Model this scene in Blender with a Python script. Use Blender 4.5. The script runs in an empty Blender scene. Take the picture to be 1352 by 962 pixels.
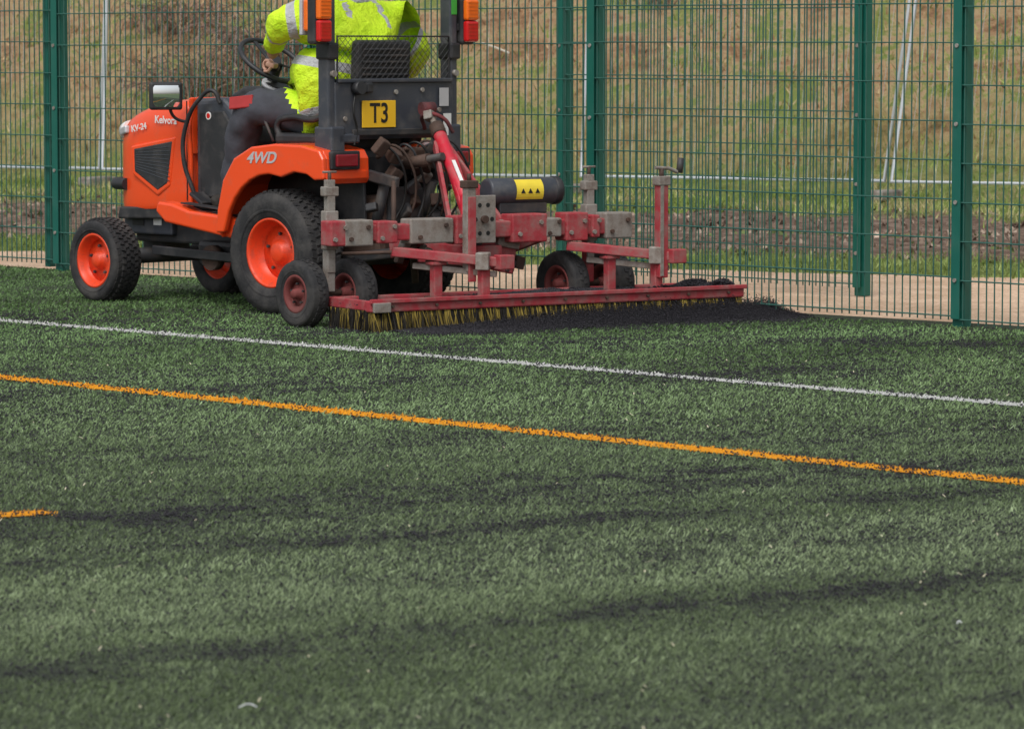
import bpy, bmesh, math, random
import numpy as np
from mathutils import Vector, Matrix
random.seed(4); rng=np.random.default_rng(7)
SC=bpy.context.scene; COL=SC.collection
rad=math.radians
# ------------------------------------------------------------ materials
def mat(name,col,rough=.6,metal=0.,var=.25,scale=12.,dirt=None,damt=.4,dscale=5.,bump=.0,bscale=60.,coat=0.):
    m=bpy.data.materials.new(name); m.use_nodes=True; n=m.node_tree.nodes; L=m.node_tree.links
    b=n['Principled BSDF']; b.inputs['Roughness'].default_value=rough; b.inputs['Metallic'].default_value=metal
    b.inputs['Coat Weight'].default_value=coat
    tc=n.new('ShaderNodeTexCoord')
    no=n.new('ShaderNodeTexNoise'); no.inputs['Scale'].default_value=scale; no.inputs['Detail'].default_value=6
    L.new(tc.outputs['Object'],no.inputs['Vector'])
    mx=n.new('ShaderNodeMix'); mx.data_type='RGBA'
    mx.inputs['A'].default_value=(*[c*(1-var) for c in col],1); mx.inputs['B'].default_value=(*[min(1,c*(1+var)) for c in col],1)
    L.new(no.outputs['Fac'],mx.inputs['Factor']); out=mx.outputs['Result']
    if dirt:
        n2=n.new('ShaderNodeTexNoise'); n2.inputs['Scale'].default_value=dscale; n2.inputs['Detail'].default_value=8; n2.inputs['Roughness'].default_value=.7
        L.new(tc.outputs['Object'],n2.inputs['Vector'])
        r=n.new('ShaderNodeMapRange'); r.inputs['From Min'].default_value=.62-damt*.35; r.inputs['From Max'].default_value=.72; r.inputs['To Max'].default_value=min(1,damt*1.6)
        L.new(n2.outputs['Fac'],r.inputs['Value'])
        m2=n.new('ShaderNodeMix'); m2.data_type='RGBA'; L.new(r.outputs['Result'],m2.inputs['Factor']); L.new(out,m2.inputs['A']); m2.inputs['B'].default_value=(*dirt,1); out=m2.outputs['Result']
        r3=n.new('ShaderNodeMapRange'); r3.inputs['To Min'].default_value=rough; r3.inputs['To Max'].default_value=.9; L.new(r.outputs['Result'],r3.inputs['Value']); L.new(r3.outputs['Result'],b.inputs['Roughness'])
    L.new(out,b.inputs['Base Color'])
    if bump>0:
        n3=n.new('ShaderNodeTexNoise'); n3.inputs['Scale'].default_value=bscale; n3.inputs['Detail'].default_value=4; L.new(tc.outputs['Object'],n3.inputs['Vector'])
        bp=n.new('ShaderNodeBump'); bp.inputs['Strength'].default_value=bump; bp.inputs['Distance'].default_value=.01; L.new(n3.outputs['Fac'],bp.inputs['Height']); L.new(bp.outputs['Normal'],b.inputs['Normal'])
    return m
def attr_mat(name,rough=.6,attr='Col',spec=.3):
    m=bpy.data.materials.new(name); m.use_nodes=True; n=m.node_tree.nodes; b=n['Principled BSDF']
    a=n.new('ShaderNodeAttribute'); a.attribute_name=attr; m.node_tree.links.new(a.outputs['Color'],b.inputs['Base Color'])
    b.inputs['Roughness'].default_value=rough; b.inputs['Specular IOR Level'].default_value=spec
    return m
ORANGE=mat('orange_paint',(.90,.080,.014),.28,0,.06,6,dirt=(.42,.14,.07),damt=.22,dscale=9,coat=.4)
ORIM=mat('orange_rim',(.84,.065,.014),.42,0,.10,6,dirt=(.22,.06,.04),damt=.38,dscale=14)
BLACK=mat('black_plastic',(.022,.023,.026),.5,0,.3,8,dirt=(.10,.09,.085),damt=.4,dscale=7)
DGREY=mat('dark_grey_steel',(.045,.046,.05),.55,.2,.3,8,dirt=(.13,.10,.08),damt=.45,dscale=9)
PANEL=mat('anthracite_panel',(.048,.054,.068),.45,0,.2,5,dirt=(.15,.14,.13),damt=.4,dscale=8)
RUBBER=mat('tyre_rubber',(.020,.020,.022),.85,0,.35,14,dirt=(.08,.075,.07),damt=.55,dscale=7,bump=.3)
RED=mat('red_paint',(.38,.034,.046),.6,0,.28,10,dirt=(.25,.17,.15),damt=.56,dscale=11,bump=.2)
REDB=mat('bright_red_paint',(.56,.018,.040),.42,0,.15,10,dirt=(.34,.14,.13),damt=.4,dscale=12)
DUSTR=mat('dusty_red_deck',(.20,.035,.038),.8,0,.3,9,dirt=(.03,.028,.03),damt=.75,dscale=5,bump=.3)
GALV=mat('dirty_galvanised',(.33,.31,.28),.6,.25,.3,12,dirt=(.15,.10,.075),damt=.62,dscale=13)
GALVL=mat('galvanised_tube',(.54,.57,.61),.5,.2,.1,6)
RUST=mat('greasy_rust',(.10,.06,.045),.75,.2,.4,15,dirt=(.03,.025,.022),damt=.5,bump=.3)
CHROME=mat('mirror_glass',(.85,.87,.88),.03,1.,.0,4)
YEL=mat('yellow_plate',(.95,.55,.02),.5,0,.05,6)
YELL=mat('yellow_label',(.85,.65,.05),.6,0,.2,14)
INK=mat('black_ink',(.012,.012,.012),.5,0,.0)
WHITE=mat('white_decal',(.78,.78,.76),.5,0,.08,9)
GREYD=mat('silver_decal',(.55,.55,.57),.4,.2,.08,9)
FGREEN=mat('fence_green_coating',(.005,.115,.085),.42,0,.15,4,dirt=(.035,.13,.10),damt=.35,dscale=4)
WGREEN=mat('fence_wire_green',(.03,.12,.095),.5,0,.15,4)
def lens(name,col):
    return mat(name,col,.18,0,.12,40,coat=.5)
AMBER=lens('amber_lens',(1.0,.17,.01)); REDL=lens('red_lens',(.62,.012,.012)); DRED=lens('dark_red_lens',(.24,.01,.02))
# ------------------------------------------------------------ builder
def link(o,parent=None):
    COL.objects.link(o)
    if parent: o.parent=parent
    return o
def npmesh(name,V,F,mt,parent=None,col=None,smooth=False):
    me=bpy.data.meshes.new(name); V=np.asarray(V,dtype=np.float32); F=np.asarray(F,dtype=np.int32)
    me.vertices.add(len(V)); me.vertices.foreach_set('co',V.ravel())
    k=F.shape[1]; me.loops.add(F.size); me.loops.foreach_set('vertex_index',F.ravel())
    me.polygons.add(len(F)); me.polygons.foreach_set('loop_start',np.arange(0,F.size,k,dtype=np.int32))
    me.update(calc_edges=True)
    if col is not None:
        a=me.color_attributes.new('Col','FLOAT_COLOR','POINT'); c=np.ones((len(V),4),dtype=np.float32); c[:,:3]=col; a.data.foreach_set('color',c.ravel())
    if smooth: me.polygons.foreach_set('use_smooth',np.ones(len(F),dtype=bool))
    me.materials.append(mt); o=bpy.data.objects.new(name,me); return link(o,parent)
class Grp:
    def __init__(s,name,loc=(0,0,0),rz=0.):
        s.e=bpy.data.objects.new(name,None); s.e.location=loc; s.e.rotation_euler=(0,0,rz); s.e.empty_display_size=.2; COL.objects.link(s.e)
    def mesh(s,name,v,f,m,smooth=False,bevel=0,sub=0,seg=2):
        me=bpy.data.meshes.new(name); me.from_pydata([tuple(p) for p in v],[],f); me.update()
        bm=bmesh.new(); bm.from_mesh(me); bmesh.ops.recalc_face_normals(bm,faces=bm.faces); bm.to_mesh(me); bm.free()
        if smooth:
            for p in me.polygons: p.use_smooth=True
        me.materials.append(m); o=bpy.data.objects.new(name,me); link(o,s.e)
        if bevel>0:
            b=o.modifiers.new('b','BEVEL'); b.width=bevel; b.segments=seg; b.limit_method='ANGLE'; b.angle_limit=rad(35)
        if sub: q=o.modifiers.new('s','SUBSURF'); q.levels=sub; q.render_levels=sub
        return o
    def box(s,name,c,sz,m,rot=(0,0,0),bevel=.005):
        x,y,z=[a/2 for a in sz]
        v=[(i*x,j*y,k*z) for i in(-1,1) for j in(-1,1) for k in(-1,1)]
        f=[(0,1,3,2),(4,6,7,5),(0,4,5,1),(2,3,7,6),(0,2,6,4),(1,5,7,3)]
        o=s.mesh(name,v,f,m,bevel=min(bevel,min(sz)*.3)); o.location=c; o.rotation_euler=rot; return o
    def beam(s,name,p1,p2,w,h,m,bevel=.005):
        p1=Vector(p1);p2=Vector(p2); d=p2-p1; o=s.box(name,(p1+p2)/2,(d.length,w,h),m,bevel=bevel)
        x=d.normalized(); up=Vector((0,0,1))
        if abs(x.z)>.95: up=Vector((1,0,0))
        y=up.cross(x).normalized(); z=x.cross(y)
        o.rotation_euler=Matrix((x,y,z)).transposed().to_euler(); return o
    def cyl(s,name,p1,p2,r,m,seg=24,r2=None,bevel=0):
        p1=Vector(p1);p2=Vector(p2); r2=r if r2 is None else r2; z=(p2-p1).normalized(); t=Vector((1,0,0)) if abs(z.x)<.8 else Vector((0,1,0))
        x=t.cross(z).normalized(); y=z.cross(x); v=[]
        for p,q in((p1,r),(p2,r2)):
            for i in range(seg):
                a=2*math.pi*i/seg; v.append(p+x*q*math.cos(a)+y*q*math.sin(a))
        f=[(i,(i+1)%seg,seg+(i+1)%seg,seg+i) for i in range(seg)]+[tuple(range(seg))[::-1],tuple(range(seg,2*seg))]
        o=s.mesh(name,v,f,m,bevel=bevel)
        for p in o.data.polygons:
            if len(p.vertices)==4 and seg>6: p.use_smooth=True
        return o
    def tube(s,name,pts,r,m,smooth=True,closed=False):
        cu=bpy.data.curves.new(name,'CURVE'); cu.dimensions='3D'; cu.bevel_depth=r; cu.bevel_resolution=3; cu.use_fill_caps=True
        if smooth and len(pts)>2:
            sp=cu.splines.new('BEZIER'); sp.bezier_points.add(len(pts)-1)
            for b,p in zip(sp.bezier_points,pts): b.co=p; b.handle_left_type=b.handle_right_type='AUTO'
            sp.resolution_u=6
        else:
            sp=cu.splines.new('POLY'); sp.points.add(len(pts)-1)
            for b,p in zip(sp.points,pts): b.co=(*p,1)
        sp.use_cyclic_u=closed
        t=bpy.data.objects.new('t',cu); COL.objects.link(t); dg=bpy.context.evaluated_depsgraph_get(); me=bpy.data.meshes.new_from_object(t.evaluated_get(dg)); bpy.data.objects.remove(t)
        me.name=name; me.materials.clear(); me.materials.append(m)
        for p in me.polygons: p.use_smooth=True
        return link(bpy.data.objects.new(name,me),s.e)
    def prism(s,name,pts,y0,y1,m,bevel=.008,seg=2):
        n=len(pts); v=[(p[0],y0,p[1]) for p in pts]+[(p[0],y1,p[1]) for p in pts]
        f=[(i,(i+1)%n,n+(i+1)%n,n+i) for i in range(n)]+[tuple(range(n)),tuple(range(n,2*n))[::-1]]
        return s.mesh(name,v,f,m,bevel=bevel,seg=seg)
    def lathe(s,name,prof,c,m,closed=False,seg=56,rz=0,sgn=1):
        v=[];n=len(prof)
        for i in range(seg):
            a=2*math.pi*i/seg
            for (y,r) in prof: v.append((r*math.cos(a),y*sgn,r*math.sin(a)))
        f=[]
        for i in range(seg):
            for j in range(n if closed else n-1):
                k=(j+1)%n; i2=(i+1)%seg; f.append((i*n+j,i*n+k,i2*n+k,i2*n+j))
        o=s.mesh(name,v,f,m,smooth=True); o.location=c; o.rotation_euler=(0,0,rz); return o
    def text(s,name,body,size,loc,xd,yd,m,ext=.0008,shear=0,sx=1.,bold=0):
        cu=bpy.data.curves.new(name,'FONT'); cu.body=body; cu.size=size; cu.extrude=ext; cu.align_x='CENTER'; cu.align_y='CENTER'; cu.shear=shear; cu.offset=bold
        t=bpy.data.objects.new('t',cu); COL.objects.link(t); dg=bpy.context.evaluated_depsgraph_get(); me=bpy.data.meshes.new_from_object(t.evaluated_get(dg)); bpy.data.objects.remove(t)
        me.materials.clear(); me.materials.append(m); o=link(bpy.data.objects.new(name,me),s.e)
        x=Vector(xd).normalized(); y=Vector(yd).normalized(); z=x.cross(y); M=Matrix((x*sx,y,z)).transposed().to_4x4(); M.translation=loc; o.matrix_local=M; return o
def wheel(B,name,x,y,R,Rr,W,side,mt,mr,rows=6,N=44,rz=0,hub=.06,dish=.3,lug=.012):
    w=W/2; tp=[(w*.80,Rr-.004),(w*.93,Rr+.012),(w*1.0,Rr+(R-Rr)*.42),(w*.99,Rr+(R-Rr)*.68),(w*.90,R*.955),(w*.72,R-.008),(w*.35,R-.002),(0,R)]
    tp=tp+[(-a,b) for a,b in tp[-2::-1]]
    B.lathe(name+'_tyre',tp,(x,y,R),mt,closed=True,rz=rz,sgn=side)
    B.lathe(name+'_sidewall_ring',[(w*.985,Rr+(R-Rr)*.25),(w*1.02,Rr+(R-Rr)*.3),(w*1.0,Rr+(R-Rr)*.36)],(x,y,R),mt,rz=rz,sgn=side)
    rp=[(w*.84,Rr+.006),(w*.90,Rr+.004),(w*.90,Rr-.008),(w*.80,Rr-.012),(w*.62,Rr-.03),(w*dish,Rr*.80),(w*dish*.8,Rr*.62),(w*dish*.95,Rr*.45),(w*dish*.95,hub*1.25),(w*dish*.95+.004,hub),(w*dish+.035,hub*.85),(w*dish+.045,hub*.6),(w*dish+.045,.0)]
    B.lathe(name+'_rim',rp,(x,y,R),mr,rz=rz,sgn=side)
    B.lathe(name+'_inner_rim',[(-w*.84,Rr+.004),(-w*.6,Rr-.02),(w*dish,Rr-.03),(w*dish-.01,.02)],(x,y,R),mr,rz=rz,sgn=side)
    M=Matrix.Translation((x,y,R))@Matrix.Rotation(rz,4,'Z')
    for k in range(5):
        a=2*math.pi*k/5+.3; c=Vector((Rr*.55*math.cos(a),side*(w*dish+.004),Rr*.55*math.sin(a))); p1=M@c; p2=M@(c+Vector((0,side*.014,0)))
        B.cyl(name+'_bolt_%d'%k,p1,p2,.009 if R>.2 else .006,DGREY,6)
    v=[];f=[]
    for j in range(rows):
        yy=(j-(rows-1)/2)/(rows/2)*.86*w; edge=abs(yy)/w; rr=R-(.012*(edge>.6))
        for i in range(N):
            a=2*math.pi*(i+(j%2)*.5)/N; hw=W/rows*.36; ha=math.pi*R/N*.62
            ca,sa=math.cos(a),math.sin(a); b0=len(v)
            for q in (rr-.012,rr+lug*.6):
                for dy,da in((-1,-1),(1,-1),(1,1),(-1,1)):
                    sk=.25*ha*dy*(1 if j%2 else -1)
                    t=(da*ha+sk); v.append((q*ca-t*sa,yy+dy*hw,q*sa+t*ca))
            f+=[(b0+4,b0+5,b0+6,b0+7),(b0,b0+1,b0+5,b0+4),(b0+1,b0+2,b0+6,b0+5),(b0+2,b0+3,b0+7,b0+6),(b0+3,b0,b0+4,b0+7)]
    o=B.mesh(name+'_tread',v,f,mt); o.location=(x,y,R); o.rotation_euler=(0,0,rz)
# ------------------------------------------------------------ noise helper
def vnoise(x,y,s,seed,ang=0.,sx=1.,sy=1.):
    c,si=math.cos(ang),math.sin(ang); u=(x*c+y*si)*s*sx; v=(-x*si+y*c)*s*sy
    g=np.random.default_rng(seed).random((256,256)); iu=np.floor(u).astype(int); iv=np.floor(v).astype(int); fu=u-iu; fv=v-iv
    fu=fu*fu*(3-2*fu); fv=fv*fv*(3-2*fv); a=iu%256;b=iv%256;a1=(a+1)%256;b1=(b+1)%256
    return (g[a,b]*(1-fu)+g[a1,b]*fu)*(1-fv)+(g[a,b1]*(1-fu)+g[a1,b1]*fu)*fv
def fbm(x,y,s,seed,o=4,**k):
    t=0;w=1;W=0
    for i in range(o): t=t+w*vnoise(x,y,s*2**i,seed+i,**k); W+=w; w*=.55
    return t/W
FP=np.array((-2.9,24.41)); FD=np.array((.7243,-.6895)); FN=np.array((.6895,.7243))
def fn(x,y): return (x-FP[0])*FN[0]+(y-FP[1])*FN[1]
bands=[([(-3,7.6),(-1.16,8.58),(-.497,9.01),(.045,9.48),(.635,9.80),(1.40,10.36),(3,11.4)],.16,1.15),
 ([(-3,10.9),(-1.53,11.33),(-.886,11.79),(-.43,12.18),(.185,12.5),(.827,12.76),(1.73,12.85),(3,12.9)],.32,.85),
 ([(-3,9.9),(-1.42,10.5),(-.6,10.9),(.055,11.42),(.768,11.85),(1.66,12.29),(3,12.8)],.17,.66),
 ([(-3.3,15.2),(-1.5,15.76),(-.73,16.2),(.145,16.48),(.74,16.55),(2,16.9)],.38,.50),
 ([(-1,17.9),(.4,18.3),(1.39,18.6),(2.44,18.1),(4,17.4)],.38,.50),
 ([(-3.2,13.0),(-1.2,13.3),(0,13.9),(1.2,14.0),(3,14.6)],.3,.34),
 ([(-3.2,9.3),(-1.3,9.7),(0,10.3),(.8,10.9),(2.4,11.5)],.13,.25),
 ([(-.3,7.6),(.77,8.1),(1.13,8.38),(2.5,9.0)],.15,.7),
 ([(-1.0,19.15),(-.2,19.2),(.6,19.7),(1.4,20.15),(2.0,20.4)],.24,1.3),
 ([(-3.2,22.9),(-1.6,22.6),(.3,21.6)],.35,.9),
 ([(-3.2,20.5),(-1.6,19.4),(-.4,18.8)],.3,.3)]
def dark(x,y):
    d=np.zeros_like(x); wob=(fbm(x,y,1.3,11,4)-.5)*.40
    for pts,w,s in bands:
        p=np.array(pts); yc=np.interp(x,p[:,0],p[:,1]); fe=np.clip((x-p[0,0])/.5,0,1)*np.clip((p[-1,0]-x)/.5,0,1)
        d=np.maximum(d,s*fe*np.exp(-np.abs((y+wob*(w/.2)*.8-yc)/w)**1.5))
    nz=fbm(x,y,5,21,5,ang=.5,sx=.8,sy=1.3); nz=np.clip((nz-.30)*2.9,0,1); fine=fbm(x,y,24,91,3)
    q=d*nz+.45*np.clip(fbm(x,y,1.3,61,5,ang=.5,sx=.4,sy=1.5)-.50,0,1)*1.8*(.3+nz)
    return np.clip(q*(.35+1.2*np.clip((fine-.25)*2,0,1)),0,1)
LN=[((-2.69,19.92),(2.055,15.2),.125,0),((-2.23,16.48),(1.69,12.5),.145,0),((-2.6,11.05),(-1.44,11.68),.13,1)]
def linemask(x,y):
    def seg(a_,b2,w,ends):
        (ax,ay),(bx,by)=a_,b2
        d=np.array((bx-ax,by-ay)); Ln=np.hypot(*d); d=d/Ln; t=(x-ax)*d[0]+(y-ay)*d[1]; s=abs(-(x-ax)*d[1]+(y-ay)*d[0]); s=s+(vnoise(x,y,30,5)-.5)*.016
        m=s<w/2
        if ends: m&=(t>0)&(t<Ln)
        return m
    return seg(*LN[0]),seg(*LN[1])|seg(*LN[2])
# ------------------------------------------------------------ turf
def turf_mat(name,cs,sc):
    m=bpy.data.materials.new(name); m.use_nodes=True; n=m.node_tree.nodes; L=m.node_tree.links; b=n['Principled BSDF']; b.inputs['Roughness'].default_value=.95; b.inputs['Specular IOR Level'].default_value=.05
    tc=n.new('ShaderNodeTexCoord'); a=n.new('ShaderNodeTexNoise'); a.inputs['Scale'].default_value=sc; a.inputs['Detail'].default_value=5; L.new(tc.outputs['Object'],a.inputs['Vector'])
    cr=n.new('ShaderNodeValToRGB'); L.new(a.outputs['Fac'],cr.inputs['Fac'])
    cr.color_ramp.elements[0].position=.3; cr.color_ramp.elements[0].color=(*cs[0],1); cr.color_ramp.elements[1].position=.7; cr.color_ramp.elements[1].color=(*cs[1],1)
    L.new(cr.outputs['Color'],b.inputs['Base Color'])
    bp=n.new('ShaderNodeBump'); bp.inputs['Strength'].default_value=.6; bp.inputs['Distance'].default_value=.01; L.new(a.outputs['Fac'],bp.inputs['Height']); L.new(bp.outputs['Normal'],b.inputs['Normal'])
    return m
pitch=Grp('artificial_turf_pitch')
def P2(t,nn): return FP+FD*t+FN*nn
a=P2(-90,.10);b_=P2(90,.10);c=P2(90,-110);d=P2(-90,-110)
npmesh('pitch_base',[(*a,0),(*b_,0),(*c,0),(*d,0)],[(0,1,2,3)],turf_mat('turf_far',((.06,.085,.045),(.15,.20,.11)),60),pitch.e)
ip=[(-4.5,6.2),(4.5,6.2),(6.3,16.3),(-5.5,26.8)]
npmesh('rubber_infill',[(x,y,.004) for x,y in ip],[(0,1,2,3)],turf_mat('infill',((.028,.032,.027),(.095,.12,.08)),180),pitch.e)
lw=turf_mat('line_paint_white',((.36,.37,.36),(.60,.60,.58)),90); lo_=turf_mat('line_paint_orange',((.55,.22,.02),(.84,.36,.03)),90)
for i,(a_,b2,w_,e_) in enumerate(LN):
    a_=np.array(a_);b2=np.array(b2); d=(b2-a_)/np.hypot(*(b2-a_)); nn=np.array((-d[1],d[0]))*w_*.42
    if not e_: a_=a_-d*1.5; b2=b2+d*1.5
    npmesh('painted_line_%d'%i,[(*(a_-nn),.008),(*(b2-nn),.008),(*(b2+nn),.008),(*(a_+nn),.008)],[(0,1,2,3)],lw if i==0 else lo_,pitch.e)
def blades(N,ymin,ymax,seed,hs,ws):
    r=np.random.default_rng(seed); y=ymin+(ymax-ymin)*r.random(N*2); x=(r.random(N*2)*2-1)*(.16*ymax+1.3)
    k=(np.abs(x)<.145*y+.9)&(fn(x,y)<.03); x=x[k][:N]; y=y[k][:N]; n=len(x)
    D=dark(x,y); wl,ol=linemask(x,y)
    keep=(r.random(n)>D*.40); x,y,D,wl,ol=[q[keep] for q in(x,y,D,wl,ol)]; n=len(x)
    big=fbm(x,y,.8,33,4,ang=.5,sx=.35,sy=1.5); mid=fbm(x,y,7,43,3)
    h=hs*(.5+.75*r.random(n))*(1-.35*D)*(.75+.5*mid); w=ws*(.6+.8*r.random(n)); an=r.random(n)*np.pi*2; ln=h*(.2+1.0*r.random(n)); la=np.where(r.random(n)<.4,.55+r.normal(0,.6,n),r.random(n)*np.pi*2)
    V=np.zeros((n,4,3)); dx,dy=np.cos(an)*w/2,np.sin(an)*w/2
    V[:,0]=np.stack([x-dx,y-dy,np.full(n,.003)],1); V[:,1]=np.stack([x+dx,y+dy,np.full(n,.003)],1)
    tx=x+np.cos(la)*ln; ty=y+np.sin(la)*ln
    V[:,2]=np.stack([tx+dx*.45,ty+dy*.45,h],1); V[:,3]=np.stack([tx-dx*.45,ty-dy*.45,h*.96],1)
    t=np.clip(.14+.5*(big-.5)*2.6+ .4*(mid-.5)+.72*r.random(n)**1.2,0,1)[:,None]
    far=np.clip((y-11)/9,0,1)[:,None]
    c1=np.array((.108,.150,.070)); c2=np.array((.345,.440,.245)); c=c1*(1-t)+c2*t
    c=c*(1-far*np.array((.34,.15,.38)))
    pale=(r.random(n)<.05)[:,None]; c=np.where(pale,c*1.3+.04,c)
    Dn=(D)[:,None]; c=c*(1-Dn*.90)+Dn*np.array((.042,.040,.048))*.9
    fade=(.82+.18*r.random(n))[:,None]; hid=r.random(n)<.04+.2*D
    c=np.where((wl&~hid)[:,None],np.array((.66,.66,.64))*fade,c); hid2=r.random(n)<.04+.2*D
    c=np.where((ol&~hid2)[:,None],np.array((.90,.41,.035))*fade,c)
    C=np.repeat(c[:,None,:],4,1); C[:,:2]*=np.where(wl|ol,.85,.62)[:,None,None]  # blade roots coloured darker to paint in occlusion, less so on the lines
    return V.reshape(-1,3),np.arange(n*4).reshape(n,4),C.reshape(-1,3)
TB=attr_mat('turf_blade',.95,spec=.03)
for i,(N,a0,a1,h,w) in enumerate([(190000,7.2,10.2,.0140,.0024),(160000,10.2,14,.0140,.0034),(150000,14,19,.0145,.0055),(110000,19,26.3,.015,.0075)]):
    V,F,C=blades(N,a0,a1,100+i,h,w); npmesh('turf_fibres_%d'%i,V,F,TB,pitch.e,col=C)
def grains(name,x,y,z,s,mt,parent):
    n=len(x); T=np.array([(1,1,1),(1,-1,-1),(-1,1,-1),(-1,-1,1)],float); r=np.random.default_rng(n)
    J=T[None]*s[:,None,None]*(.5+r.random((n,4,3))); V=J+np.stack([x,y,z],1)[:,None]
    b=np.arange(n)[:,None]*4; F=np.concatenate([b+np.array(q) for q in((0,1,2),(0,3,1),(0,2,3),(1,3,2))],0)
    return npmesh(name,V.reshape(-1,3),F,mt,parent)
CR=mat('rubber_crumb',(.034,.032,.040),.8,0,.5,300)
yy=7.2+13.5*rng.random(900000)**.8; xx=(rng.random(900000)*2-1)*3.6; k=(np.abs(xx)<.145*yy+.7)&(fn(xx,yy)<0); xx,yy=xx[k],yy[k]; D=dark(xx,yy); k=rng.random(len(xx))<.035+D**1.3*.6; xx,yy=xx[k][:120000],yy[k][:120000]
grains('rubber_crumb_scatter',xx,yy,.008+.007*rng.random(len(xx)),.0012+.0011*rng.random(len(xx))+.00007*yy,CR,pitch.e)
V=[];F=[]
for i in range(110):
    y=7.6+11*random.random()**1.2; x=(random.random()*2-1)*.14*y; a=random.random()*6.28; l=random.uniform(.010,.035); w=.0009+.00008*y; z=.016
    b=len(V); dx,dy=math.cos(a)*l,math.sin(a)*l; V+=[(x-dy/l*w,y+dx/l*w,z),(x+dy/l*w,y-dx/l*w,z),(x+dx*.6+dy/l*w,y+dy*.6-dx/l*w,z+.006),(x+dx+dy/l*w,y+dy-dx/l*w,z+.002),(x+dx-dy/l*w,y+dy+dx/l*w,z+.002),(x+dx*.6-dy/l*w,y+dy*.6+dx/l*w,z+.006)]
    F+=[(b,b+1,b+2,b+5),(b+5,b+2,b+3,b+4)]
npmesh('straw_debris',V,F,mat('straw',(.62,.57,.40),.7,0,.5,2),pitch.e)
DB=mat('litter_white',(.7,.72,.75),.6)
for i,(x,y,s) in enumerate([(-.575,8.15,.020),(1.115,9.35,.006)]):
    pitch.tube('litter_scrap_%d'%i,[(x-s,y,.016),(x,y+s*.5,.022),(x+s,y-s*.2,.018)],.0013,DB)
# ------------------------------------------------------------ terrain behind
MN=np.array((.4226,.9063)); MT=np.array((.9063,-.4226))
ms=np.concatenate([np.linspace(-160,15,12),np.linspace(17,60,150),np.linspace(63,260,20)]); ts=np.concatenate([np.linspace(-220,-36,12),np.linspace(-34,10,150),np.linspace(14,220,12)])
MM,TT=np.meshgrid(ms,ts,indexing='ij'); X=MM*MN[0]+TT*MT[0]; Y=MM*MN[1]+TT*MT[1]
def hgt(m,x,y):
    rise=np.clip(m-34.6,0,26); s=np.clip((m-34.6)/2,0,1); base=-.012+rise*np.tan(rad(27))*s
    return base+ (fbm(x,y,.6,71,4)-.5)*.6*np.clip((m-34.3)/3,0,1)+ (fbm(x,y,1.6,72,3)-.5)*.18*np.clip((m-24.3)/1.5,0,1)*np.clip((36-m)/3,0,1)
Z=hgt(MM,X,Y); nt=len(ts); nm=len(ms)
idx=np.arange(nm*nt).reshape(nm,nt); F=np.stack([idx[:-1,:-1],idx[:-1,1:],idx[1:,1:],idx[1:,:-1]],-1).reshape(-1,4)
gm=bpy.data.materials.new('ground_zones'); gm.use_nodes=True; n=gm.node_tree.nodes; L=gm.node_tree.links; b=n['Principled BSDF']; b.inputs['Roughness'].default_value=.95; b.inputs['Specular IOR Level'].default_value=.1
tc=n.new('ShaderNodeTexCoord'); dt=n.new('ShaderNodeVectorMath'); dt.operation='DOT_PRODUCT'; L.new(tc.outputs['Object'],dt.inputs[0]); dt.inputs[1].default_value=(MN[0],MN[1],0)
def noise(s,d=5,r=.6):
    q=n.new('ShaderNodeTexNoise'); q.inputs['Scale'].default_value=s; q.inputs['Detail'].default_value=d; q.inputs['Roughness'].default_value=r; L.new(tc.outputs['Object'],q.inputs['Vector']); return q
def math_(op,a,b_=None):
    q=n.new('ShaderNodeMath'); q.operation=op
    for i,v in enumerate((a,b_)):
        if v is None: continue
        if isinstance(v,(int,float)): q.inputs[i].default_value=v
        else: L.new(v,q.inputs[i])
    return q.outputs[0]
def ramp(fac,els):
    c=n.new('ShaderNodeValToRGB'); L.new(fac,c.inputs['Fac']); e=c.color_ramp.elements; e[0].position=els[0][0]; e[0].color=(*els[0][1],1); e[1].position=els[-1][0]; e[1].color=(*els[-1][1],1)
    for p,cc in els[1:-1]: q=e.new(p); q.color=(*cc,1)
    return c.outputs['Color']
def mixc(f,a,b_):
    q=n.new('ShaderNodeMix'); q.data_type='RGBA'; L.new(f,q.inputs['Factor']); L.new(a,q.inputs['A']); L.new(b_,q.inputs['B']); return q.outputs['Result']
mm=math_('ADD',dt.outputs['Value'],math_('MULTIPLY',math_('SUBTRACT',noise(1.5).outputs['Fac'],.5),2.2))
def step(e,w):
    q=n.new('ShaderNodeMapRange'); L.new(mm,q.inputs['Value']); q.inputs['From Min'].default_value=e-w; q.inputs['From Max'].default_value=e+w; return q.outputs['Result']
grass=ramp(noise(9,6,.7).outputs['Fac'],[(.3,(.09,.12,.03)),(.5,(.19,.25,.07)),(.7,(.31,.34,.13))])
mud=ramp(noise(6,8,.75).outputs['Fac'],[(.32,(.08,.052,.042)),(.5,(.24,.165,.125)),(.68,(.44,.34,.27))])
bank=ramp(noise(1.2,8,.78).outputs['Fac'],[(.33,(.12,.07,.04)),(.42,(.34,.20,.11)),(.51,(.48,.35,.20)),(.55,(.26,.28,.10)),(.61,(.20,.27,.07)),(.66,(.38,.25,.13)),(.74,(.50,.40,.22))])
cx=mixc(step(24.8,.25),grass,mud); cx=mixc(step(30.8,.5),cx,grass); cx=mixc(step(35.8,.9),cx,bank); L.new(cx,b.inputs['Base Color'])
bp=n.new('ShaderNodeBump'); bp.inputs['Strength'].default_value=1; bp.inputs['Distance'].default_value=.08; L.new(noise(14,6,.7).outputs['Fac'],bp.inputs['Height']); L.new(bp.outputs['Normal'],b.inputs['Normal'])
npmesh('grass_bank_terrain',np.stack([X,Y,Z],-1).reshape(-1,3),F,gm,None,smooth=True)
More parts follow.
